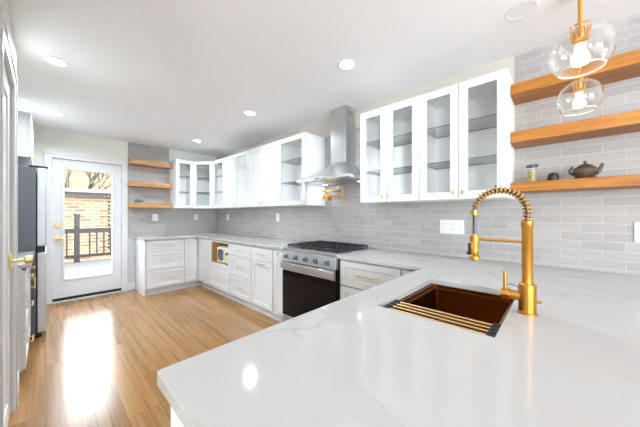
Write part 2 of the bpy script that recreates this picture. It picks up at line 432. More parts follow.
# casings, baseboards
def casing_back():
    m = MB(); y0, y1 = L-.02, L
    m.box(-.012, DX0+.012, y0, y1, 0, 2.195); m.box(DX1-.012, .958, y0, y1, 0, 2.195); m.box(DX0+.012, DX1-.012, y0, y1, DZ1-.012, 2.195)
    m.box(-.022, .962, y0-.006, y0, 2.165, 2.195)
    m.box(DX0, DX0+.014, L, L+.12, 0, DZ1); m.box(DX1-.014, DX1, L, L+.12, 0, DZ1); m.box(DX0+.014, DX1-.014, L, L+.12, DZ1-.012, DZ1)
    m.box(DX0+.014, DX1-.014, L-.02, L+.12, 0, .018)
    struct(m.build('trim_1', 'trim_white', bevel=.003))
casing_back()
m = MB(); m.box(XW, XW+.014, LD0-.09, LD0, 0, 2.21); m.box(XW, XW+.014, LD1, LD1+.09, 0, 2.21); m.box(XW, XW+.014, LD0, LD1, LDZ, 2.21)
m.box(XW+.014, XW+.020, LD0-.09, LD0-.07, 0, 2.21); m.box(XW+.014, XW+.020, LD1+.07, LD1+.09, 0, 2.21); m.box(XW+.014, XW+.020, LD0-.07, LD1+.07, 2.19, 2.21)
struct(m.build('trim_2', 'trim_white', bevel=.003))
m = MB(); m.box(.958, 1.066, L-.016, L, 0, .125); struct(m.build('baseboard_back', 'trim_white', bevel=.004))
m = MB(); m.box(XW, XW+.016, LD1+.09, 2.96, 0, .125); struct(m.build('baseboard_left', 'trim_white', bevel=.004))
# tile edge strip beside the shelves column
# ------------------------------------------------------------------ glazed back door
def glazed_door():
    x0, x1, z0, z1 = DX0+.016, DX1-.016, .022, DZ1-.015
    gx0, gx1, gz0, gz1 = .197, .751, .335, 1.965
    yf, yb = L+.004, L+.048
    m = cells([x0, gx0, gx1, x1], [z0, gz0, gz1, z1], lambda u, v: None if (gx0 < u < gx1 and gz0 < v < gz1) else 0, lambda u, v, w: (u, yf+w, v), yb-yf)
    d = struct(m.build('door_1', 'trim_white', bevel=.002))
    m = MB(); t = .03
    for y0, y1 in ((yf-.010, yf), (yb, yb+.01)):
        m.box(gx0-t, gx0, y0, y1, gz0-t, gz1+t); m.box(gx1, gx1+t, y0, y1, gz0-t, gz1+t)
        m.box(gx0, gx1, y0, y1, gz0-t, gz0); m.box(gx0, gx1, y0, y1, gz1, gz1+t)
    m.build('glazing_frame', 'trim_white', d, bevel=.004)
    m = MB(); m.box(gx0, gx1, (yf+yb)/2-.003, (yf+yb)/2+.003, gz0, gz1); m.build('glass_pane', 'pane', d, smooth=0)
    m = MB(); m.box(x0, x1, yf-.014, yf, .024, .062); tag(m.build('door_sweep', 'black', d), 'black rubber door sweep')
    for z in (.34, 1.10, 1.86):
        m = MB(); m.box(x1-.004, x1+.018, yf-.006, yf, z-.05, z+.05); m.cyl((x1+.004, yf-.009, z-.05), (x1+.004, yf-.009, z+.05), .007, n=10)
        tag(m.build('hinge', 'steel', d), 'steel hinge')
    m = MB(); hx = x0+.055
    m.box(hx-.032, hx+.032, yf-.012, yf, .90, .965); m.cyl((hx, yf-.012, .932), (hx, yf-.05, .932), .010, n=14)
    m.tube([(hx-.008, yf-.05, .932), (hx+.035, yf-.052, .932), (hx+.075, yf-.05, .932)], [.010, .009, .008], 12)
    tag(m.build('door_handle', 'brass_light', d, bevel=.002), 'gold lever handle')
    m = MB(); m.box(hx-.032, hx+.032, yf-.012, yf, 1.10, 1.165); m.box(hx-.006, hx+.006, yf-.030, yf-.012, 1.115, 1.15)
    tag(m.build('deadbolt', 'brass_light', d, bevel=.002), 'gold deadbolt plate')
glazed_door()
def shaker(w, h, t=.02, rail=.06, rec=.008, glass=False, kick=.004):
    """front at y=-t, back at y=0, x 0..w, z 0..h"""
    m = MB(); bm = m.bm
    def ring(i, y): return [bm.verts.new(p) for p in ((i, y, i), (w-i, y, i), (w-i, y, h-i), (i, y, h-i))]
    rb = ring(0, 0); rf = ring(0, -t); ri = ring(rail, -t)
    seq = [rb, rf, ri]
    if glass:
        seq += [ring(rail, 0)]
    else:
        seq += [ring(rail+kick, -t+rec)]
    for a, b in zip(seq, seq[1:]):
        for i in range(4):
            j = (i+1) % 4; bm.faces.new((a[i], a[j], b[j], b[i]))
    if glass:
        a, b = seq[-1], seq[0]
        for i in range(4):
            j = (i+1) % 4; bm.faces.new((a[i], a[j], b[j], b[i]))
    else:
        bm.faces.new(seq[-1]); bm.faces.new(list(reversed(rb)))
    return m
# left pantry door
def pantry_door():
    m = shaker(LD1-LD0-.012, LDZ-.02, .04, .11, .008)
    d = struct(m.build('door_2', 'trim_white', loc=(XW-.048, LD0+.006, .012), rot=PI/2, bevel=.002))
    m = MB(); kx = LD1-LD0-.085; kz = .985
    m.box(kx-.033, kx+.033, -.052, -.04, kz-.045, kz+.045)
    m.cyl((kx, -.05, kz), (kx, -.105, kz), .0095, n=14)
    m.lathe([(0, -.105), (.022, -.105), (.027, -.110), (.027, -.138), (.022, -.143), (0, -.143)], (kx, 0, kz), 'Y', 20)
    tag(m.build('door_knob', 'brass_light', d, bevel=.002), 'polished gold knob on a square plate')
pantry_door()

# ------------------------------------------------------------------ cabinets
def bar_pull(m, x, z, length, y=-.02, horiz=True, r=.005, out=.03):
    h = length/2
    if horiz:
        m.box(x-h, x+h, y-out-r, y-out+r, z-r, z+r)
        for s in (-1, 1): m.box(x+s*h*.8-r*.8, x+s*h*.8+r*.8, y-out, y, z-r*.8, z+r*.8)
    else:
        m.box(x-r, x+r, y-out-r, y-out+r, z-h, z+h)
        for s in (-1, 1): m.box(x-r*.8, x+r*.8, y-out, y, z+s*h*.7-r*.8, z+s*h*.7+r*.8)
def front(root, kind, x0, x1, z0, z1, pull=None, rail=.055, pullmat='champagne', paint='white_paint', glassshelf=False):
    gap = .0022
    w, h = x1-x0-2*gap, z1-z0-2*gap
    name = {'drawer': 'drawer', 'door': 'door', 'glass': 'door'}[kind]
    m = shaker(w, h, .02, rail, .010, kind == 'glass')
    d = m.build(name, paint, root, (x0+gap, -.001, z0+gap), bevel=.0012)
    if kind == 'glass':
        g = MB(); g.box(rail-.003, w-rail+.003, -.012, -.008, rail-.003, h-rail+.003)
        tag(g.build('glass_pane', 'pane', d, smooth=0), 'clear glass pane')
    if pull:
        k, px, pz = pull[:3]
        if px < 0: px = w+px
        if pz < 0: pz = h+pz
        m = MB()
        if k == 'bar': bar_pull(m, px, pz, pull[3]); nm = 'handle'
        elif k == 'vbar': bar_pull(m, px, pz, pull[3], horiz=False); nm = 'handle'
        else:
            m.cyl((px, -.02, pz), (px, -.040, pz), .005, n=10); m.box(px-.006, px+.006, -.048, -.038, pz-.018, pz+.018); nm = 'knob'
        tag(m.build(nm, pullmat, d, bevel=.001), {'champagne': 'pale gold '+nm, 'brass_light': 'gold '+nm}[pullmat])
    return d
def base_body(root, w, depth, ztop=.883, toe=True, x0=0.0):
    m = MB(); m.box(x0, w, 0, depth, .105, ztop); m.build('body', 'white_paint', root, bevel=.001)
    if toe:
        m = MB(); m.box(x0, w, .045, depth, 0, .105); m.build('toe_kick', 'white_paint', root)
XF = 1.893                 # carcass front of the right-hand run; door faces at 1.872
YF = L-.60                 # carcass front of the back run
DEP = .597
RR = -PI/2
G = 'white shaker base cabinets'
# back run (local x = world x)
r = thing('base_cabinet', 'white three-drawer base cabinet right of the glazed back door, below the wooden shelves', 'cabinet', (1.070, YF, 0), 0, G)
base_body(r, .580, DEP)
m = MB(); m.box(-.003, .0, -.02, DEP, 0, .883); m.build('end_panel', 'white_paint', r)
for z0, z1 in ((.693, .868), (.400, .690), (.112, .397)):
    front(r, 'drawer', .022, .572, z0, z1, ('bar', .272, (z1-z0)/2, .20))
r = thing('base_cabinet', 'white corner base cabinet with one plain door and a knob, at the inner corner', 'cabinet', (1.650, YF, 0), 0, G)
base_body(r, D-1.650-.003, DEP)
front(r, 'door', .006, .219, .112, .868, ('knob', .03, -.035))
# right run (local x runs towards the camera: world y = Y0 - x)
def rrun(label, y_far, w, group=G, name='base_cabinet'):
    return thing(name, label, 'cabinet', (XF, y_far, 0), RR, group)
# cabinet with open niche
r = rrun('white base cabinet with an open wood-lined niche holding a cream microwave, above one drawer', 4.755, 0)
W = 4.755-3.588
nx0, nx1, nz0, nz1 = .52, W-.055, .515, .848
m = cells([0, nx0, nx1, W], [.105, nz0, nz1, .883], lambda u, v: None if (nx0 < u < nx1 and nz0 < v < nz1) else 0, lambda u, v, w: (u, w, v), DEP)
m.build('body', 'white_paint', r)
m = MB(); m.box(0, W, .045, DEP, 0, .105); m.build('toe_kick', 'white_paint', r)
m = MB(); t = .004
m.box(nx0, nx0+t, .004, DEP-.01, nz0, nz1); m.box(nx1-t, nx1, .004, DEP-.01, nz0, nz1)
m.box(nx0+t, nx1-t, .004, DEP-.01, nz0, nz0+t); m.box(nx0+t, nx1-t, .004, DEP-.01, nz1-t, nz1); m.box(nx0+t, nx1-t, DEP-.02, DEP-.01, nz0+t, nz1-t)
tag(m.build('niche_lining', 'niche_wood', r, smooth=0), 'warm wood lining of the open niche')
fr = cells([.43, nx0, nx1, W-.004], [.46, nz0, nz1, .868], lambda u, v: None if (nx0 < u < nx1 and nz0 < v < nz1) else 0, lambda u, v, w: (u, -.018+w, v), .018)
fr.build('face_frame', 'white_paint', r, bevel=.001)
m = MB(); m.box(.03, .425, -.018, 0, .112, .868); m.build('filler', 'white_paint', r)
front(r, 'drawer', .43, W-.004, .112, .455, ('bar', (W-.434)/2, .19, .16))
# three drawers
r = rrun('white three-drawer base cabinet on the right-hand run, beside the microwave niche', 3.588, 0)
W = 3.588-2.995; base_body(r, W, DEP)
for z0, z1 in ((.698, .868), (.408, .695), (.112, .405)):
    front(r, 'drawer', .004, W-.004, z0, z1, ('bar', W/2, (z1-z0)/2, .16))
# drawer over door
r = rrun('white base cabinet with one drawer above a single door, second left of the range', 2.995, 0)
W = 2.995-2.535; base_body(r, W, DEP)
front(r, 'drawer', .004, W-.004, .698, .868, ('bar', W/2, .085, .16))
front(r, 'door', .004, W-.004, .112, .695, ('bar', W/2, -.03, .16))
# narrow pull-out
r = rrun('narrow white pull-out base cabinet immediately left of the range', 2.535, 0)
W = 2.535-2.304; base_body(r, W, DEP)
front(r, 'door', .022, W-.03, .112, .868, ('knob', .10, -.035), rail=.045)
# right of the range
r = rrun('white base cabinet right of the range, wide drawer above two doors', 1.508, 0)
W = 1.508-.895; base_body(r, W, DEP)
front(r, 'drawer', .010, W-.006, .640, .868, ('bar', W/2, .115, .20), pullmat='brass_light')
front(r, 'door', .010, W/2, .112, .635, ('vbar', -.035, -.07, .10), pullmat='brass_light')
front(r, 'door', W/2, W-.006, .112, .635, ('vbar', .035, -.07, .10), pullmat='brass_light')
r = rrun('narrow white corner base cabinet where the right-hand run meets the peninsula', .895, 0)
W = .895-.690; base_body(r, W, DEP)
front(r, 'door', .006, W-.004, .112, .868, ('knob', .035, -.045), rail=.045, pullmat='brass_light')

# peninsula base
r = thing('peninsula_cabinet', 'white panelled peninsula base under the large quartz worktop with the copper sink', 'cabinet', (.215, .04, 0), 0)
PX1 = D-.215-.003
m = MB(); T = .018
m.box(0, PX1, 0, T, .0, .883); m.box(0, T, T, .64, 0, .883); m.box(PX1-T, PX1, T, .64, .105, .883); m.box(T, PX1-T, T, .64, .105, .105+T)
m.box(T, PX1-T, .622, .64, .105+T, .883)
m.build('body', 'white_paint', r)
m = MB(); m.box(T, XF-.215, .56, .58, 0, .105); m.build('toe_kick', 'white_paint', r)
m = shaker(.60, .87, .012, .07, .006); m.build('end_panel', 'white_paint', r, (-.0, .635, .005), -PI/2, bevel=.001)
for k, (a, b_) in enumerate(((.02, .56), (.56, 1.10), (1.10, 1.62))):
    mm = shaker(b_-a-.004, .752, .02, .055, .007); dd = mm.build('door', 'white_paint', r, (b_-.002, .641, .114), PI, bevel=.001)
    m = MB(); bar_pull(m, .04, .69, .10, horiz=False); tag(m.build('handle', 'brass_light', dd, bevel=.001), 'gold handle')

# worktops
ZC0, ZC1 = .884, .915
YCF = L-.652; XCF = D-.652
m = cells([1.045, XCF, D-.001], [2.303, YCF, L-.001], lambda x, y: 0 if (x > XCF or y > YCF) else None, lambda u, v, w: (u, v, ZC0+w), ZC1-ZC0)
tag(m.build('worktop', 'quartz', bevel=.004), 'white quartz worktop wrapping the back corner, left of the range', 'worktop', 'quartz worktops')
SX0, SX1, SY0, SY1 = .934, 1.552, .147, .556
m = cells([.181, SX0, SX1, XCF, D-.001], [-.50, SY0, SY1,   .707, 1.511], lambda x, y: None if ((y > .707 and x < XCF) or (SX0 < x < SX1 and SY0 < y < SY1)) else 0,
          lambda u, v, w: (u, v, ZC0+w), ZC1-ZC0)
ed = [e for e in m.bm.edges if all(abs(v.co.x-.181) < 1e-5 for v in e.verts) and abs(e.verts[0].co.z-e.verts[1].co.z) > .01 and (abs(e.verts[0].co.y-.707) < 1e-5 or abs(e.verts[0].co.y+.5) < 1e-5)]
bmesh.ops.bevel(m.bm, geom=ed, offset=.011, segments=5, affect='EDGES', profile=.5)
tag(m.build('worktop', 'quartz', bevel=.0035), 'large white veined quartz worktop of the peninsula, with the copper sink cut into it', 'worktop', 'quartz worktops')
m = MB(); m.box(XL+.003, -.070, 2.965, 3.925, ZC0, ZC1)
tag(m.build('worktop', 'quartz', bevel=.004), 'short white quartz worktop against the left wall, next to the fridge', 'worktop', 'quartz worktops')

# wall cabinets, right-hand wall and back wall
UD = .337; XU = D-.338
def upper(label, loc, rot, w, doors, glass, depth=UD, shelves=2, knobs=(), body_w=None, endw=None):
    r = thing('wall_cabinet', label, 'cabinet', loc, rot, 'white wall cabinets')
    H = ZU1-ZU0; T = .016; bw = body_w or w; m = MB()
    if glass:
        m.box(0, T, 0, depth, 0, H); m.box(bw-T, bw, 0, depth, 0, H); m.box(T, bw-T, 0, depth, 0, T); m.box(T, bw-T, 0, depth, H-T, H); m.box(T, bw-T, depth-.008, depth, T, H-T)
    else: m.box(0, bw, 0, depth, 0, H)
    m.build('body', 'cab_inside' if glass else 'white_paint', r)
    n = len(doors)
    for i, (a, b_) in enumerate(doors):
        front(r, 'glass' if glass else 'door', a, b_, 0, H, ('knob', knobs[i], .05) if knobs[i] else None, rail=.058, pullmat='brass_light')
    if glass:
        for k in range(shelves):
            z = T+(H-T)*(k+1)/(shelves+1)
            m = MB(); m.box(T, bw-T, .012, depth-.012, z-.003, z+.003); m.mi = 1
            for f in m.bm.faces:
                if abs(f.normal.z) < .5 if f.normal.length else False: pass
            o = m.build('shelf', ['shelf_glass', 'glass_edge'], r, smooth=0)
            for p in o.data.polygons: p.material_index = 1 if abs(p.normal.y) > .5 else 0
            tag(o, 'thin glass shelf')
    return r
def rup(label, y_far, y_near, doors, glass, knobs): return upper(label, (XU, y_far, ZU0), RR, y_far-y_near, doors, glass, knobs=knobs)
k = -.03
w = 1.452-.8635; rup('white wall cabinet with two glass doors, directly right of the range hood', 1.452, .8635, ((0, w/2-.006), (w/2-.006, w)), True, (k, .03))
w = .8635-.262; rup('white wall cabinet with two glass doors, next to the three long wooden shelves', .8635, .262, ((0, w/2), (w/2, w)), True, (k, .03))
w = 2.777-2.242; rup('white wall cabinet with a single glass door, directly left of the range hood', 2.777, 2.242, ((0, w),), True, (k,))
w = 3.525-2.777; rup('white wall cabinet with two solid doors, second to the left of the range hood', 3.525, 2.777, ((0, w/2), (w/2, w)), False, (k, .03))
w = 4.283-3.525; rup('white wall cabinet with two solid doors, next to the corner glass cabinet', 4.283, 3.525, ((0, w/2), (w/2, w)), False, (k, .03))
YU = L-.338
w = 4.738-4.283; rup('white wall cabinet with one narrow glass door, just right of the diagonal corner cabinet', 4.738, 4.283, ((0, w),), True, (.03,))
upper('white wall cabinet with one glass door on the back wall, beside the short wooden shelves', (1.595, L-.338, ZU0), 0, 1.903-1.595, ((0, .305),), True, knobs=(-.03,))
def corner_cabinet():
    YU = L-.338
    A = Vector((1.907, YU)); Bq = Vector((XU, 4.742)); d = Bq-A; ang = math.atan2(d.y, d.x); ln = d.length
    r = thing('wall_cabinet', 'white diagonal corner wall cabinet with one glass door, in the inner corner', 'cabinet', (A.x, A.y, ZU0), ang, 'white wall cabinets')
    H = ZU1-ZU0; T = .016
    rot = Matrix.Rotation(-ang, 2)
    loc = lambda x, y: rot @ (Vector((x, y))-A)
    P = [loc(*p) for p in ((A.x, A.y), (Bq.x, Bq.y), (D-.003, 4.742), (D-.003, L-.003), (A.x, L-.003))]
    m = MB()
    for z0, z1 in ((0, T), (H-T, H)): m.loft([[(p.x, p.y, z0) for p in P], [(p.x, p.y, z1) for p in P]])
    c = sum(P, Vector((0, 0)))/5
    for i in (1, 2, 3, 4):
        p, q = P[i], P[(i+1) % 5]; n = Vector((-(q-p).y, (q-p).x)).normalized()*.008
        if n.dot(c-p) < 0: n = -n
        m.loft([[(p.x, p.y, z), (q.x, q.y, z), (q.x+n.x, q.y+n.y, z), (p.x+n.x, p.y+n.y, z)] for z in (T, H-T)])
    m.build('body', 'cab_inside', r)
    front(r, 'glass', .010, ln-.010, 0, H, ('knob', .03, .05), rail=.055, pullmat='brass_light')
    Q = [p+(c-p)*.07 for p in P]
    for k in range(2):
        z = T+(H-T)*(k+1)/3
        m = MB(); m.loft([[(p.x, p.y, z-.003) for p in Q], [(p.x, p.y, z+.003) for p in Q]])
        o = m.build('shelf', ['shelf_glass', 'glass_edge'], r, smooth=0)
        for p in o.data.polygons: p.material_index = 1 if abs(p.normal.z) < .5 else 0
        tag(o, 'thin glass shelf')
corner_cabinet()

# ------------------------------------------------------------------ range
def gas_range():
    y1, y0 = 2.298, 1.516; W = y1-y0
    r = thing('gas_range', 'stainless steel gas range with black oven door and cast-iron grates', 'range', (1.873, y1, 0), RR)
    dp = D-1.873-.012
    m = MB(); m.box(0, W, .0, dp, .05, .885); tag(m.build('body', 'black', r, bevel=.002), 'black side panels')
    m = MB(); m.box(.001, W-.001, -.028, dp, .886, .921); m.build('cooktop', 'steel', r, bevel=.003)
    m = MB(); m.box(.02, W-.02, .05, dp-.03, .9215, .924); tag(m.build('burner_pan', 'black', r), 'black enamel burner pan')
    m = MB(); m.loft([[(0, -.0, .775), (W, -.0, .775), (W, -.050, .775), (0, -.050, .775)], [(0, 0, .885), (W, 0, .885), (W, -.030, .885), (0, -.030, .885)]])
    m.build('control_panel', 'steel', r, bevel=.002)
    for k in range(5):
        x = .095+k*(W-.19)/4; z = .832; y = -.042
        m = MB(); m.lathe([(0, 0), (.027, 0), (.027, -.006), (.021, -.008), (.019, -.034), (.015, -.037), (0, -.037)], (x, y, z), 'Y', 20)
        m.box(x-.004, x+.004, y-.042, y-.034, z-.019, z+.019)
        kk = m.build('knob', 'fridge_side', r); tag(kk, 'dark grey control knob with bright bezel')
        m = MB(); m.lathe([(.027, -.0005), (.031, -.0005), (.031, -.007), (.027, -.007)], (x, y, z), 'Y', 20, closed=True); m.build('bezel', 'steel_bright', kk)
    # oven door
    m = MB(); m.box(.004, W-.004, -.042, 0, .175, .768); d = m.build('oven_door', 'black_gloss', r, bevel=.004); tag(d, 'black glass oven door')
    m = MB(); m.box(.004, W-.004, -.046, -.0425, .675, .768); m.build('trim', 'steel', d, bevel=.001)
    m = MB(); m.box(.010, W-.010, -.080, -.064, .704, .764)
    for x in (.04, W-.04): m.box(x-.012, x+.012, -.065, -.046, .72, .745)
    tag(m.build('handle', 'steel_bright', d, bevel=.004), 'bright flat steel bar handle')
    m = MB(); m.box(W/2-.035, W/2+.025, -.0435, -.0425, .198, .212); tag(m.build('badge', 'plate', d), 'small pale maker badge')
    m = MB(); m.lathe([(0, 0), (.016, 0), (.016, -.001), (0, -.001)], (W-.17, -.0425, .255), 'Y', 16); tag(m.build('sticker', 'plate', d), 'small round white sticker')
    m = MB(); m.box(.004, W-.004, -.036, 0, .055, .168); dr = m.build('drawer', 'steel', r, bevel=.003)
    # grates: three cast-iron sections
    gx = [.03, .03+(W-.06)/3, .03+2*(W-.06)/3, W-.03]; gy0, gy1 = .01, dp-.05
    for i in range(3):
        a, b_ = gx[i]+.003, gx[i+1]-.003; m = MB(); z0, z1 = .943, .957; t = .006
        for x in (a, b_): m.box(x-t if x == b_ else x, x if x == b_ else x+t, gy0, gy1, z0, z1)
        for y in (gy0, (gy0+gy1)/2-t/2, gy1-t): m.box(a, b_, y, y+t, z0, z1)
        c = (a+b_)/2
        m.box(c-t/2, c+t/2, gy0, gy1, z0, z1)
        for yy in ((gy0*3+gy1)/4, (gy0+3*gy1)/4):
            m.box(a, b_, yy-t/2, yy+t/2, z0, z1)
            for s in (-1, 1):
                m.loft([[(c+s*.03, yy+.03-t/2, z0), (c+s*.03+t, yy+.03-t/2, z0), (c+s*.03+t, yy+.03-t/2, z1), (c+s*.03, yy+.03-t/2, z1)],
                        [(c+s*.085, yy+.10-t/2, z0), (c+s*.085+t, yy+.10-t/2, z0), (c+s*.085+t, yy+.10-t/2, z1), (c+s*.085, yy+.10-t/2, z1)]])
        for x in (a, b_-.012):
            for y in (gy0, gy1-.012): m.box(x, x+.012, y, y+.012, .924, z0)
        tag(m.build('grate', 'iron', r, bevel=.001), 'black cast-iron grate')
        for yy in ((gy0*3+gy1)/4, (gy0+3*gy1)/4):
            m = MB(); m.lathe([(0, .924), (.045, .924), (.045, .932), (.034, .934), (.034, .941), (0, .942)], (c, yy, 0), 'Z', 20); tag(m.build('burner', 'black', r), 'black burner cap')
    for x in (.05, W-.05):
        for y in (.05, dp-.06):
            m = MB(); m.cyl((x, y, 0), (x, y, .05), .014, n=12); m.build('foot', 'black', r)
gas_range()

# ------------------------------------------------------------------ hood
def hood():
    yc = 1.872
    r = thing('range_hood', 'stainless steel chimney hood above the gas range', 'hood', (D-.002, yc, 1.66), RR)
    # local: x towards camera, y towards the wall (0 = wall side), front at y = -depth
    cw, cd = .112, .185; zt = HC-.002-1.66
    m = MB(); m.box(-cw, cw, -cd, 0, .225, zt); ch = m.build('chimney', 'steel', r, bevel=.003)
    m = MB()
    m.box(cw+.0003, cw+.002, -cd+.03, -.045, zt-.10, zt-.045)
    tag(m.build('vent_grille', 'slot', ch), 'dark slotted vent near the top')
    hw, hd = .376, .49
    loops = []
    N = 12
    for i in range(N+1):
        t = i/N; s = (1-t)**1.45
        w = cw+(hw-cw)*s; d = cd+(hd-cd)*s; z = .028+.205*t
        loops.append([(-w, 0, z), (-w, -d, z), (w, -d, z), (w, 0, z)])
    m = MB(); m.loft(loops); m.build('canopy', 'steel', r, smooth=25)
    m = MB(); m.box(-hw-.002, hw+.002, -hd-.002, 0, .0, .028); m.build('rim', 'steel_bright', r, bevel=.002)
    m = MB()
    for k in (-1, 1): m.box(k*.16-.15, k*.16+.15, -hd+.05, -.06, -.004, 0)
    tag(m.build('grease_filter', 'steel', r), 'steel mesh grease filter')
    for k in (-1, 1):
        m = MB(); m.lathe([(0, 0), (.028, 0), (.028, -.006), (0, -.006)], (k*.26, -.12, 0), 'Z', 20); tag(m.build('lamp', 'hood_lens', r), 'small white hood lamp, lit')
        add_light('hood_light', 'AREA', (k*.26, -.12, -.010), (k*.26, -.08, -1), HOOD_W, (.93, .97, 1), .05, parent=r)
    for k in range(4):
        m = MB(); m.lathe([(0, 0), (.008, 0), (.008, -.004), (0, -.004)], (-.06+k*.04, -hd-.002, .014), 'Y', 10); m.build('button', 'black', r)
hood()

# ------------------------------------------------------------------ pot filler
def pot_filler():
    x, y, z = D-.002, 2.165, 1.505
    r = thing('pot_filler', 'brass folding pot filler tap on the tiles under the range hood', 'tap', (x, y, z), RR)
    m = MB(); m.lathe([(0, 0), (.034, 0), (.034, -.008), (.03, -.012), (0, -.012)], (0, 0, 0), 'Y', 24); m.cyl((0, -.01, 0), (0, -.055, 0), .014); m.build('wall_flange', 'brass', r)
    m = MB(); m.cyl((0, -.055, -.018), (0, -.055, .03), .014); m.cyl((0, -.055, .0), (-.05, -.055, .0), .009); m.box(-.056, -.046, -.062, -.048, -.022, .022)
    m.build('valve', 'brass', r, bevel=.002)
    m = MB(); m.cyl((0, -.055, .012), (.27, -.075, .012), .008); m.cyl((.27, -.075, -.004), (.27, -.075, .085), .012); m.build('lower_arm', 'brass', r)
    m = MB(); m.cyl((.27, -.075, .072), (.02, -.10, .072), .008); m.cyl((.02, -.10, .095), (.02, -.10, .02), .011); m.cyl((.02, -.10, .080), (-.03, -.10, .080), .007); m.build('upper_arm', 'brass', r)
pot_filler()

# ------------------------------------------------------------------ shelves
def shelf(label, x0, x1, y0, y1, z0, z1, m_, group):
    m = MB(); m.box(x0-(x0+x1)/2, x1-(x0+x1)/2, y0-(y0+y1)/2, y1-(y0+y1)/2, 0, z1-z0)
    o = m.build('floating_shelf', m_, None, ((x0+x1)/2, (y0+y1)/2, z0), bevel=.004)
    return tag(o, label, 'shelf', group)
SYR0, SYR1 = -1.05, .259
ZS = ((1.450, 1.514), (1.797, 1.874), (2.136, 2.213))
g = 'long orange wood shelves'
shelf('lowest of three long orange wood shelves, carrying a jar and a dark teapot', D-.232, D-.002, SYR0, SYR1, *ZS[0], 'shelf_orange', g)
shelf('middle one of three long orange wood shelves on the right-hand wall, empty', D-.232, D-.002, SYR0, SYR1, *ZS[1], 'shelf_orange', g)
shelf('top one of three long orange wood shelves, behind the pendant lamps', D-.232, D-.002, SYR0, SYR1, *ZS[2], 'shelf_orange', g)
g = 'short oak shelves'
for (z0, z1), lb in zip(((1.408, 1.494), (1.765, 1.851), (2.133, 2.220)), ('lowest of three short oak shelves right of the back door, with a small blue-grey pot', 'middle one of three short oak shelves right of the back door', 'top one of three short oak shelves right of the back door')):
    shelf(lb, .960, 1.588, L-.20, L-.002, z0, z1, 'shelf_oak', g)

# things on the shelves
zs = ZS[0][1]
def jar():
    r = thing('storage_jar', 'small glass jar with a yellowish filling and metal lid on the lowest orange shelf', 'jar', (2.36, .148, zs))
    m = MB(); m.lathe([(0, .002), (.026, .002), (.030, .006), (.030, .104), (.028, .110), (.0275, .104), (.0275, .008), (0, .005)], n=28); m.build('glass', 'jar_glass', r)
    m = MB(); m.lathe([(0, .0082), (.0268, .0082), (.0268, .078), (0, .080)], n=28); tag(m.build('filling', 'jarfill', r), 'yellowish filling')
    m = MB(); m.lathe([(0, .111), (.033, .111), (.033, .122), (.030, .126), (0, .126)], n=28); tag(m.build('lid', 'hose', r), 'dull metal lid')
jar()
m = MB(); m.lathe([(0, 0), (.029, 0), (.031, .014), (.0305, .032), (.025, .050), (.013, .059), (0, .061)], n=28)
tag(m.build('domed_cup', 'teadark', None, (2.36, .038, zs)), 'small dark brown domed cup between the jar and the teapot', 'cup')
def teapot():
    r = thing('teapot', 'squat dark brown teapot on the lowest orange shelf', 'teapot', (2.345, -.113, zs), PI)
    r.scale = (.95, .95, 1.2)
    m = MB(); m.lathe([(0, .0), (.058, .0), (.062, .004), (.058, .008), (.05, .008)], n=32); tag(m.build('saucer', 'teadark', r), 'dark saucer')
    m = MB(); prof = [(0, .010), (.042, .010), (.056, .022), (.064, .036), (.060, .052), (.046, .064), (.034, .069), (.030, .070)]
    m.lathe(prof, n=32); bd = m.build('body', 'tea', r)
    m = MB(); m.lathe([(.037, .0695), (.032, .074), (.018, .079), (.007, .081), (.005, .085), (.009, .090), (.008, .096), (0, .099)], n=24); m.build('lid', 'tea', r)
    m = MB(); m.tube([(0, .050, .030), (0, .066, .042), (0, .074, .060), (0, .080, .076)], [.016, .012, .009, .007], 12); m.build('spout', 'tea', r)
    pts = [(0, -.056+-.020*math.sin(PI*i/10), .026+.040*i/10) for i in range(11)]
    m = MB(); m.tube(pts, .006, 10); m.tube([(0, -.058, .062), (0, -.068, .070)], [.006, .008], 10); m.build('handle', 'tea', r)
teapot()
def pot():
    r = thing('lidded_pot', 'small blue-grey lidded pot on the lowest short oak shelf by the back door', 'pot', (1.08, L-.11, 1.494))
    m = MB(); m.lathe([(0, 0), (.035, 0), (.055, .018), (.058, .032), (.045, .048), (.03, .050), (0, .050)], n=24); m.tube([(.05, 0, .025), (.08, 0, .034), (.092, 0, .048)], [.012, .009, .006], 10); m.build('body', 'bluegrey', r)
    m = MB(); m.lathe([(0, .0505), (.03, .0505), (.02, .060), (.008, .063), (.009, .072), (0, .075)], n=20); m.build('lid', 'bluegrey', r)
pot()
m = MB(); m.lathe([(0, 0), (.022, 0), (.025, .085), (.023, .085), (.020, .006), (0, .006)], n=20)
tag(m.build('tumbler', 'teadark', None, (2.30, .335, ZU0+.0165)), 'small dark tumbler inside the glass cabinet nearest the wooden shelves', 'cup')

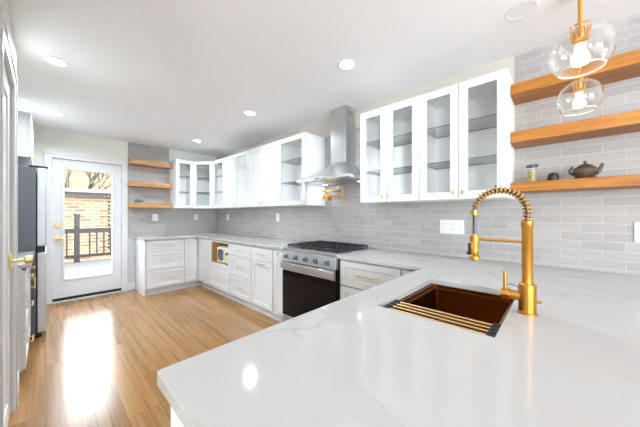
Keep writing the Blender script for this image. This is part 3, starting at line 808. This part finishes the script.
# ------------------------------------------------------------------ microwave
def microwave():
    r = thing('microwave', 'cream retro microwave oven with a dark rounded window in the open niche', 'microwave', (1.898, 4.035, .5195), RR)
    W, Dm, H = .375, .30, .262
    m = MB(); m.box(0, W, 0, Dm, .012, H); m.build('body', 'cream', r, bevel=.022, segs=4)
    m = MB(); m.box(.012, W*.70, -.012, -.0005, .026, H-.014); dd = m.build('door', 'cream', r, bevel=.005)
    m = MB(); pts = []
    cx, cz, a, b_ = W*.36, H*.53, .098, .090
    for k in range(28):
        t = 2*PI*k/28; c, s = math.cos(t), math.sin(t)
        pts.append((cx+a*math.copysign(abs(c)**.6, c), cz+b_*math.copysign(abs(s)**.6, s)))
    m.loft([[(x, -.0125, z) for x, z in pts], [(x, -.0155, z) for x, z in pts]]); tag(m.build('window', 'mwglass', dd), 'dark rounded window')
    m = MB(); bar_pull(m, W*.66, H*.53, .12, y=-.012, horiz=False, r=.005, out=.016); tag(m.build('handle', 'steel_bright', dd), 'steel handle')
    for z in (.17, .09):
        m = MB(); m.lathe([(0, 0), (.022, 0), (.020, -.018), (0, -.018)], (W*.86, -.0005, z), 'Y', 18); tag(m.build('dial', 'hose' if z > .1 else 'cream', r), 'round dial')
    for x in (.03, W-.03):
        for y in (.03, Dm-.03):
            m = MB(); m.cyl((x, y, 0), (x, y, .014), .012, n=10); m.build('foot', 'rubber', r)
microwave()

# ------------------------------------------------------------------ sink, rack, tap
def sink():
    r = thing('sink', 'rectangular copper undermount sink cut into the peninsula worktop', 'sink', ((SX0+SX1)/2, (SY0+SY1)/2, .655))
    a, b_ = (SX1-SX0)/2, (SY1-SY0)/2; H = .228
    m = MB()
    def rr(sx, sy, z, rad=.02, n=4):
        pts = []
        for cx, cy, a0 in ((sx-rad, sy-rad, 0), (-sx+rad, sy-rad, PI/2), (-sx+rad, -sy+rad, PI), (sx-rad, -sy+rad, 1.5*PI)):
            for k in range(n+1): pts.append((cx+rad*math.cos(a0+PI/2*k/n), cy+rad*math.sin(a0+PI/2*k/n), z))
        return pts
    m.loft([rr(a+.022, b_+.022, H), rr(a-.004, b_-.016, H), rr(a-.004, b_-.016, H-.016), rr(a-.018, b_-.028, H-.018), rr(a-.020, b_-.030, .02), rr(a-.03, b_-.03, .004),
            rr(.03, .03, .0), ], cap=False)
    m.bm.faces.new([v for v in m.bm.verts][-20:])
    o = m.build('basin', 'copper', r, smooth=40)
    s = o.modifiers.new('solid', 'SOLIDIFY'); s.thickness = .0015; s.offset = -1
    m = MB(); m.lathe([(0, .003), (.040, .003), (.044, .006), (.046, .003)], n=24); tag(m.build('drain', 'brass', r), 'round drain')
sink()
def rack():
    r = thing('drying_rack', 'roll-up drying rack of gold rods with black end caps across the sink', 'rack', (.940, (SY0+SY1)/2, .8842))
    # rests on the sink ledge
    hl = (SY1-SY0)/2-.004; z = .009
    for k in range(5):
        m = MB(); x = .014+k*.034; m.cyl((x, -hl+.02, z), (x, hl-.02, z), .0048, n=12); m.build('rod', 'rack_gold', r)
        for s in (-1, 1):
            m = MB(); m.box(x-.0130, x+.0130, min(s*hl, s*(hl-.027)), max(s*hl, s*(hl-.027)), 0.0, .016); tag(m.build('end_cap', 'rubber', r, bevel=.003), 'black end cap')
rack()
def faucet():
    bx, by, bz = 1.247, .092, ZC1
    r = thing('kitchen_faucet', 'tall brass spring-neck kitchen faucet behind the copper sink', 'faucet', (bx, by, bz))
    m = MB(); m.lathe([(0, 0), (.031, 0), (.031, .004), (.0275, .006), (.0275, .110), (.024, .114), (0, .114)], n=32); m.build('base', 'brass', r)
    m = MB(); m.lathe([(0, .112), (.0175, .112), (.0175, .325), (.0195, .328), (.0195, .347), (.016, .350), (0, .350)], n=28); m.build('column', 'brass', r)
    # valve body towards the sink with an upright lever
    m = MB(); m.cyl((0, .02, .062), (0, .054, .062), .018, n=24); m.cyl((0, .054, .062), (0, .082, .062), .0215, n=24); v = m.build('valve', 'brass', r, bevel=.0015)
    m = MB(); m.tube([(0, .069, .080), (0, .069, .150)], [.0062, .0062], 14); m.build('lever', 'brass', v)
    m = MB(); m.tube([(0, .066, .097), (0, .055, .101), (0, .042, .100), (0, .026, .092)], .0016, 8); m.build('wire', 'hose', v)
    m = MB(); m.cyl((.0, -.026, .05), (0, -.043, .05), .005, n=12); m.build('side_knob', 'brass', r)
    # arch: centre line of the hose
    R = .0875; yz = []
    N = 60; z0 = .350; ztop = .365
    yz.append((0, z0))
    for i in range(N+1):
        t = PI*i/N; yz.append((R-R*math.cos(t), ztop+.020+R*math.sin(t)))
    yz.append((2*R, .345)); yz.append((2*R, .29))
    m = MB(); m.tube([(0, y, z) for y, z in yz], .0075, 12); h = m.build('hose', 'hose', r); tag(h, 'grey hose inside the spring')
    # spring wound round the arch
    path = [Vector((0, y, z)) for y, z in yz[:-1]]
    cum = [0]
    for a, b_ in zip(path, path[1:]): cum.append(cum[-1]+(b_-a).length)
    T = cum[-1]; pts = []; turns = 20; M = turns*14; Ls = T-.062
    import bisect
    for i in range(M+1):
        s = min(Ls*i/M, T-1e-6); j = max(0, min(bisect.bisect_right(cum, s)-1, len(path)-2))
        f = (s-cum[j])/(cum[j+1]-cum[j]); p = path[j].lerp(path[j+1], f); tg = (path[j+1]-path[j]).normalized()
        nx = Vector((1, 0, 0)); ny = tg.cross(nx)
        a = 2*PI*turns*i/M
        pts.append(p+(nx*math.cos(a)+ny*math.sin(a))*.0125)
    m = MB(); m.lathe([(.009, .372), (.0135, .372), (.0135, .392), (.009, .392)], (0, 2*R, 0), 'Z', 20, closed=True); m.tube(pts, .0030, 8); m.build('spring', 'brass', r, smooth=60)
    # spray head with collar, holder arm
    m = MB(); m.lathe([(0, .29), (.013, .29), (.0145, .285), (.0145, .240), (.0165, .237), (.0165, .206), (.0145, .202), (.020, .198), (.020, .184), (.016, .181), (0, .181)], (0, 2*R, 0), 'Z', 24)
    sp = m.build('spray_head', 'brass', r)
    m = MB(); m.box(-.006, .006, 2*R+.015, 2*R+.024, .212, .252); m.box(-.006, .006, 2*R+.017, 2*R+.030, .202, .214); tag(m.build('spray_button', 'black', sp, bevel=.002), 'black spray button')
    m = MB(); m.cyl((0, .016, .270), (0, 2*R-.013, .270), .0055, n=14); m.lathe([(.0145, .260), (.0185, .260), (.0185, .280), (.0145, .280)], (0, 2*R, 0), 'Z', 20, closed=True); m.build('holder_arm', 'brass', r)
faucet()

# ------------------------------------------------------------------ pendants and ceiling lights
def pendant(x, y, label):
    zc = 1.925
    r = thing('pendant_lamp', label, 'lamp', (x, y, zc), 0, 'glass pendant lamps over the peninsula')
    ztop = HC-zc
    m = MB(); m.lathe([(0, ztop-.001), (.058, ztop-.001), (.058, ztop-.018), (.050, ztop-.024), (0, ztop-.024)], n=32); m.build('ceiling_rose', 'brass', r)
    m = MB(); m.cyl((0, 0, .107), (0, 0, ztop-.02), .0062, n=16); m.build('rod', 'brass', r)
    m = MB(); m.lathe([(0, .108), (.012, .108), (.014, .102), (.021, .098), (.021, .048), (.018, .042), (0, .042)], n=28)
    so = m.build('socket', 'brass', r)
    m = MB()
    for k in range(12):
        a = 2*PI*k/12; c, s = math.cos(a), math.sin(a)
        m.tube([(.021*c, .021*s, .040), (.025*c, .025*s, .070), (.031*c, .031*s, .096)], .0034, 6)
    m.build('socket_crown', 'brass', so)
    prof = [(.032, .086), (.046, .080), (.066, .067), (.083, .046), (.093, .018), (.0945, -.008), (.090, -.034), (.080, -.056), (.068, -.070), (.0655, -.072)]
    m = MB(); m.lathe(prof, n=56)
    m.lathe([(r_-.003, h_) for r_, h_ in prof], n=56)
    gl = m.build('glass_globe', 'globe_glass', r, smooth=60)
    m = MB(); m.lathe([(.0640, -.0718), (.0682, -.0718), (.0682, -.0752), (.0640, -.0752)], n=56, closed=True); tag(m.build('rim', 'rim_glass', gl), 'bright polished glass rim round the open bottom')
    m = MB(); m.lathe([(0, .042), (.012, .041), (.0135, .030), (.018, .010), (.026, -.014), (.030, -.032), (.028, -.048), (.018, -.060), (0, -.064)], n=28)
    bl = m.build('bulb', 'bulb_glass', r, smooth=60); tag(bl, 'clear teardrop bulb')
    m = MB()
    for k in range(12):
        a = 2*PI*k/12; c, s = math.cos(a), math.sin(a)
        m.tube([(.007*c, .007*s, .026), (.016*c, .016*s, -.008), (.025*c, .025*s, -.032), (.020*c, .020*s, -.052)], .0030, 6)
    tag(m.build('filament', 'filament', bl), 'glowing warm filaments')
    return r
pendant(1.421, -.056, 'nearer, larger-looking clear glass globe pendant lamp with a lit bulb')
pendant(1.985, -.074, 'farther, smaller-looking clear glass globe pendant lamp, below the near one in view')

def can(x, y, label, k=1.0):
    r = thing('recessed_light', label, 'ceiling light', (x, y, HC), 0, 'recessed ceiling lights')
    m = MB(); m.lathe([(.060, -.0005), (.076, -.0005), (.076, -.004), (.072, -.007), (.063, -.007), (.060, -.005)], n=36, closed=True); m.build('trim_ring', 'plate', r)
    m = MB(); m.lathe([(0, -.0008), (.0595, -.0008), (.0595, -.004), (0, -.005)], n=36); m.build('lens', 'lamp_lens', r)
    add_light('can_light', 'AREA', (0, 0, -.012), (0, 0, -1), CAN_W*k, (.80, .91, 1.0), .11, parent=r).data.spread = 2.75
can(1.698, 1.284, 'lit recessed ceiling light nearest the glass wall cabinets right of the hood', .7)
can(1.702, 2.757, 'lit recessed ceiling light in front of the solid-door wall cabinets', .5)
can(1.729, 4.423, 'lit recessed ceiling light closest to the back corner wall cabinets', .75)
can(.060, 2.964, 'lit recessed ceiling light near the left wall, closest to the viewer', 1.9)
can(.090, 4.479, 'lit recessed ceiling light in front of the glazed back door', 1.1)
m = MB(); m.lathe([(0, -.0015), (.068, -.0015), (.070, -.003), (.078, -.003), (.080, -.0015), (.080, -.0003), (0, -.0003)], n=40)
tag(m.build('ceiling_speaker', 'speaker_grille', None, (1.964, .175, HC)), 'round white speaker grille in the ceiling above the peninsula, unlit', 'speaker')

# ------------------------------------------------------------------ outlets
def outlet(name, loc, rot, w, h, gangs, label, kind='outlet'):
    r = thing(name, label, 'outlet' if kind == 'outlet' else 'switch', loc, rot, 'white wall plates on the tiles')
    m = MB(); m.box(-w/2, w/2, -.007, 0, -h/2, h/2); m.build('faceplate', 'plate', r, bevel=.002)
    for g_ in range(gangs):
        x = (g_-(gangs-1)/2)*w/gangs
        if kind == 'outlet':
            for s in (-1, 1):
                m = MB(); m.box(x-.016, x+.016, -.009, -.007, s*.024-.014, s*.024+.014); so = m.build('socket', 'plate', r, bevel=.001)
                m = MB(); m.box(x-.008, x-.005, -.0095, -.009, s*.024-.004, s*.024+.006); m.box(x+.005, x+.008, -.0095, -.009, s*.024-.004, s*.024+.006); m.build('slot', 'slot', so)
        else:
            m = MB(); m.box(x-.016, x+.016, -.010, -.007, -.034, .034); m.build('rocker', 'plate', r, bevel=.001)
outlet('wall_outlet', (D-.0005, .712, 1.180), RR, .20, .125, 3, 'wide white triple socket plate on the tiles left of the brass faucet')
outlet('wall_outlet', (D-.0005, -.372, 1.180), RR, .08, .125, 1, 'white socket plate below the long shelves, right of the brass faucet')
outlet('light_switch', (L and 1.365, L-.0005, 1.238), 0, .09, .125, 1, 'white switch plate on the back wall below the short oak shelves', 'switch')
outlet('wall_outlet', (2.083, L-.0005, 1.240), 0, .08, .125, 1, 'white socket plate on the back wall below the glass wall cabinet')
outlet('wall_outlet', (D-.0005, 4.845, 1.235), RR, .08, .125, 1, 'white socket plate on the right-hand wall near the inner corner')
outlet('wall_outlet', (D-.0005, 3.233, 1.245), RR, .08, .125, 1, 'white socket plate below the solid-door wall cabinets')

# ------------------------------------------------------------------ left side: base cabinets, fridge, cabinet over it
RL = PI/2
XLF = -.120
def lbase(label, y0, w, kind):
    r = thing('base_cabinet', label, 'cabinet', (XLF, y0, 0), RL, G)
    base_body(r, w, XLF-XL-.003)
    if kind == 'drawers':
        for z0, z1 in ((.698, .868), (.408, .695), (.112, .405)): front(r, 'drawer', .004, w-.004, z0, z1, ('bar', w/2, (z1-z0)/2, .15), pullmat='brass_light')
    else:
        front(r, 'drawer', .004, w-.004, .698, .868, ('bar', w/2, .085, .15), pullmat='brass_light')
        front(r, 'door', .004, w-.004, .112, .695, ('vbar', w-.05, -.09, .12), pullmat='brass_light')
lbase('white drawer cabinet by the left wall, right behind the door with the gold knob', 2.965, .475, 'drawers')
lbase('white cabinet by the left wall squeezed against the fridge side', 3.442, .480, 'door')
def fridge():
    r = thing('refrigerator', 'tall refrigerator with dark grey side and stainless steel doors, left of the back door', 'refrigerator', (-.064, 3.958, 0), RL)
    W, dp, H = .905, .69, 1.775
    m = MB(); m.box(0, W, 0, dp, .03, H); tag(m.build('body', 'fridge_side', r, bevel=.004), 'dark grey side panel')
    zb = .885
    for a, b_ in ((.002, W/2-.002), (W/2+.002, W-.002)):
        m = MB(); m.box(a, b_, -.074, -.007, zb+.075, H+.003); d = m.build('door', 'fridge_steel', r, bevel=.010, segs=3)
        m = MB(); m.box(a+.004, b_-.004, -.066, -.010, zb+.012, zb+.0745); tag(m.build('handle_recess', 'black', d), 'black pocket handle strip')
    m = MB(); m.box(.002, W-.002, -.074, -.007, .06, zb+.008); m.build('freezer_drawer', 'fridge_steel', r, bevel=.010, segs=3)
    m = MB(); m.box(.0, .10, -.085, .05, H+.0035, H+.022); tag(m.build('hinge_cover', 'black', r, bevel=.004), 'black hinge cover')
    m = MB(); m.box(.01, W-.01, -.04, .01, .028, .058); tag(m.build('kick_grille', 'black', r), 'black kick grille')
    for x in (.06, W-.06):
        m = MB(); m.cyl((x, -.02, 0), (x, -.02, .03), .022, n=14); m.build('foot', 'black', r)
        m = MB(); m.cyl((x, dp-.06, 0), (x, dp-.06, .03), .022, n=14); m.build('foot', 'black', r)
fridge()
r = thing('wall_cabinet', 'white wall cabinet above the refrigerator on the left', 'cabinet', (-.120, 3.935, 1.872), RL, 'white wall cabinets')
w, H = .945, .452
m = MB(); m.box(0, w, 0, -.120-XL-.003, 0, H); m.build('body', 'white_paint', r, bevel=.001)
front(r, 'door', 0, w/2, 0, H, ('knob', -.03, .05), pullmat='brass_light'); front(r, 'door', w/2, w, 0, H, ('knob', .03, .05), pullmat='brass_light')

# ------------------------------------------------------------------ outdoors
B = MB(); B.box(-14, 18, 10.02, 40, -.9, -.8); tag(B.build('yard', 'ground', smooth=0), kind='structure')
B = MB(); B.box(-3.5, 5.5, L+.125, 10.0, -.12, -.02); struct(B.build('deck', 'deck_boards', smooth=0))
def railing():
    y = 9.75; r = thing('deck_railing', 'dark brown wooden deck railing with a square post outside the glazed door', 'railing', (0, y, -.02))
    def post(x, h):
        m = MB(); m.box(x-.06, x+.06, -.06, .06, 0, h); m.box(x-.08, x+.08, -.08, .08, h, h+.03); m.box(x-.065, x+.065, -.065, .065, h+.03, h+.06); m.build('post', 'railing', r, bevel=.005)
    for x in (-2.9, .60, 3.4): post(x, 1.27)
    for z0, z1, nm in ((.80, .93, 'top_rail'), (.12, .20, 'bottom_rail')):
        m = MB(); m.box(-2.838, .538, -.045, .045, z0, z1); m.box(.662, 3.32, -.045, .045, z0, z1); m.build(nm, 'railing', r)
    x = -2.7
    while x < 3.3:
        if abs(x-.60) > .13 and abs(x-.60) < 1.7:
            m = MB(); m.box(x-.018, x+.018, -.018, .018, .20, .80); m.build('baluster', 'railing', r)
        x += .155
railing()
def garage():
    r = thing('brick_garage', 'low tan brick building with white roof edge beyond the deck railing', 'building', (0, 12.6, -.8))
    m = MB(); m.box(-6, 7, 0, 2.0, 0, 2.70); m.build('wall', 'ext_brick', r)
    m = MB(); m.box(-6.2, 7.2, -.20, 2.1, 2.702, 2.885); tag(m.build('eave', 'eave', r), 'dark eave board')
    m = MB(); m.box(-6.25, 7.25, -.28, 2.15, 2.887, 3.01); tag(m.build('gutter', 'gutter', r), 'white roof edge')
garage()
def rain_chain():
    r = thing('rain_chain', 'dark hanging rain chain at the right of the door glass, outside', 'chain', (1.62, 12.2, -.8))
    for k in range(14):
        m = MB(); z = 2.65-k*.14; m.lathe([(.012, z), (.055, z+.09), (.049, z+.09), (.006, z)], n=14, closed=True); m.build('chain_cup', 'railing', r)
    m = MB(); m.cyl((0, 0, .80), (0, 0, 2.85), .008, n=8); m.build('chain', 'railing', r)
rain_chain()
def house():
    r = thing('brick_house', 'tall tan brick house behind the low brick building outside', 'building', (0, 21, -.8))
    m = MB(); m.box(-9, 4.5, 0, 6, 0, 6.0); m.build('wall', 'ext_brick', r)
    for x in (-4.4, -2.0):
        m = MB(); m.box(x-.5, x+.5, -.06, -.001, 2.6, 4.3); f = m.build('window', 'gutter', r); m = MB(); m.box(x-.4, x+.4, -.065, -.0605, 2.7, 4.2); m.build('pane', 'mwglass', f)
    m = MB(); m.box(-9.3, 4.8, -.4, 6.2, 6.0, 6.25); m.build('roof_edge', 'gutter', r)
house()
def tree():
    r = thing('bare_tree', 'bare branching tree standing between the two brick buildings outside', 'tree', (1.15, 17.6, -.8))
    rnd = random.Random(11); m = MB()
    t = MB(); t.tube([(0, 0, 0), (.04, 0, 1.3), (0, .02, 2.6)], [.12, .10, .085], 10); t.build('trunk', 'bark', r)
    def br(p, d, ln, rad, lvl):
        q = p+d*ln; mid = p+d*ln*.5+Vector((rnd.uniform(-.06, .06), rnd.uniform(-.06, .06), rnd.uniform(-.02, .06)))*ln
        m.tube([p, mid, q], [rad, rad*.8, rad*.6], 6)
        if lvl == 0: return
        for k in range(3):
            nd = (d+Vector((rnd.uniform(-.75, .75), rnd.uniform(-.3, .3), rnd.uniform(-.1, .6)))).normalized()
            br(q if k else p+d*ln*.7, nd, ln*rnd.uniform(.62, .85), rad*.6, lvl-1)
    for k in range(6):
        a = 2*PI*k/6; br(Vector((0, .02, 2.5)), Vector((math.cos(a)*.8, math.sin(a)*.3, .8)).normalized(), 1.05, .06, 4)
    tag(m.build('branches', 'bark', r), kind='stuff')
tree()
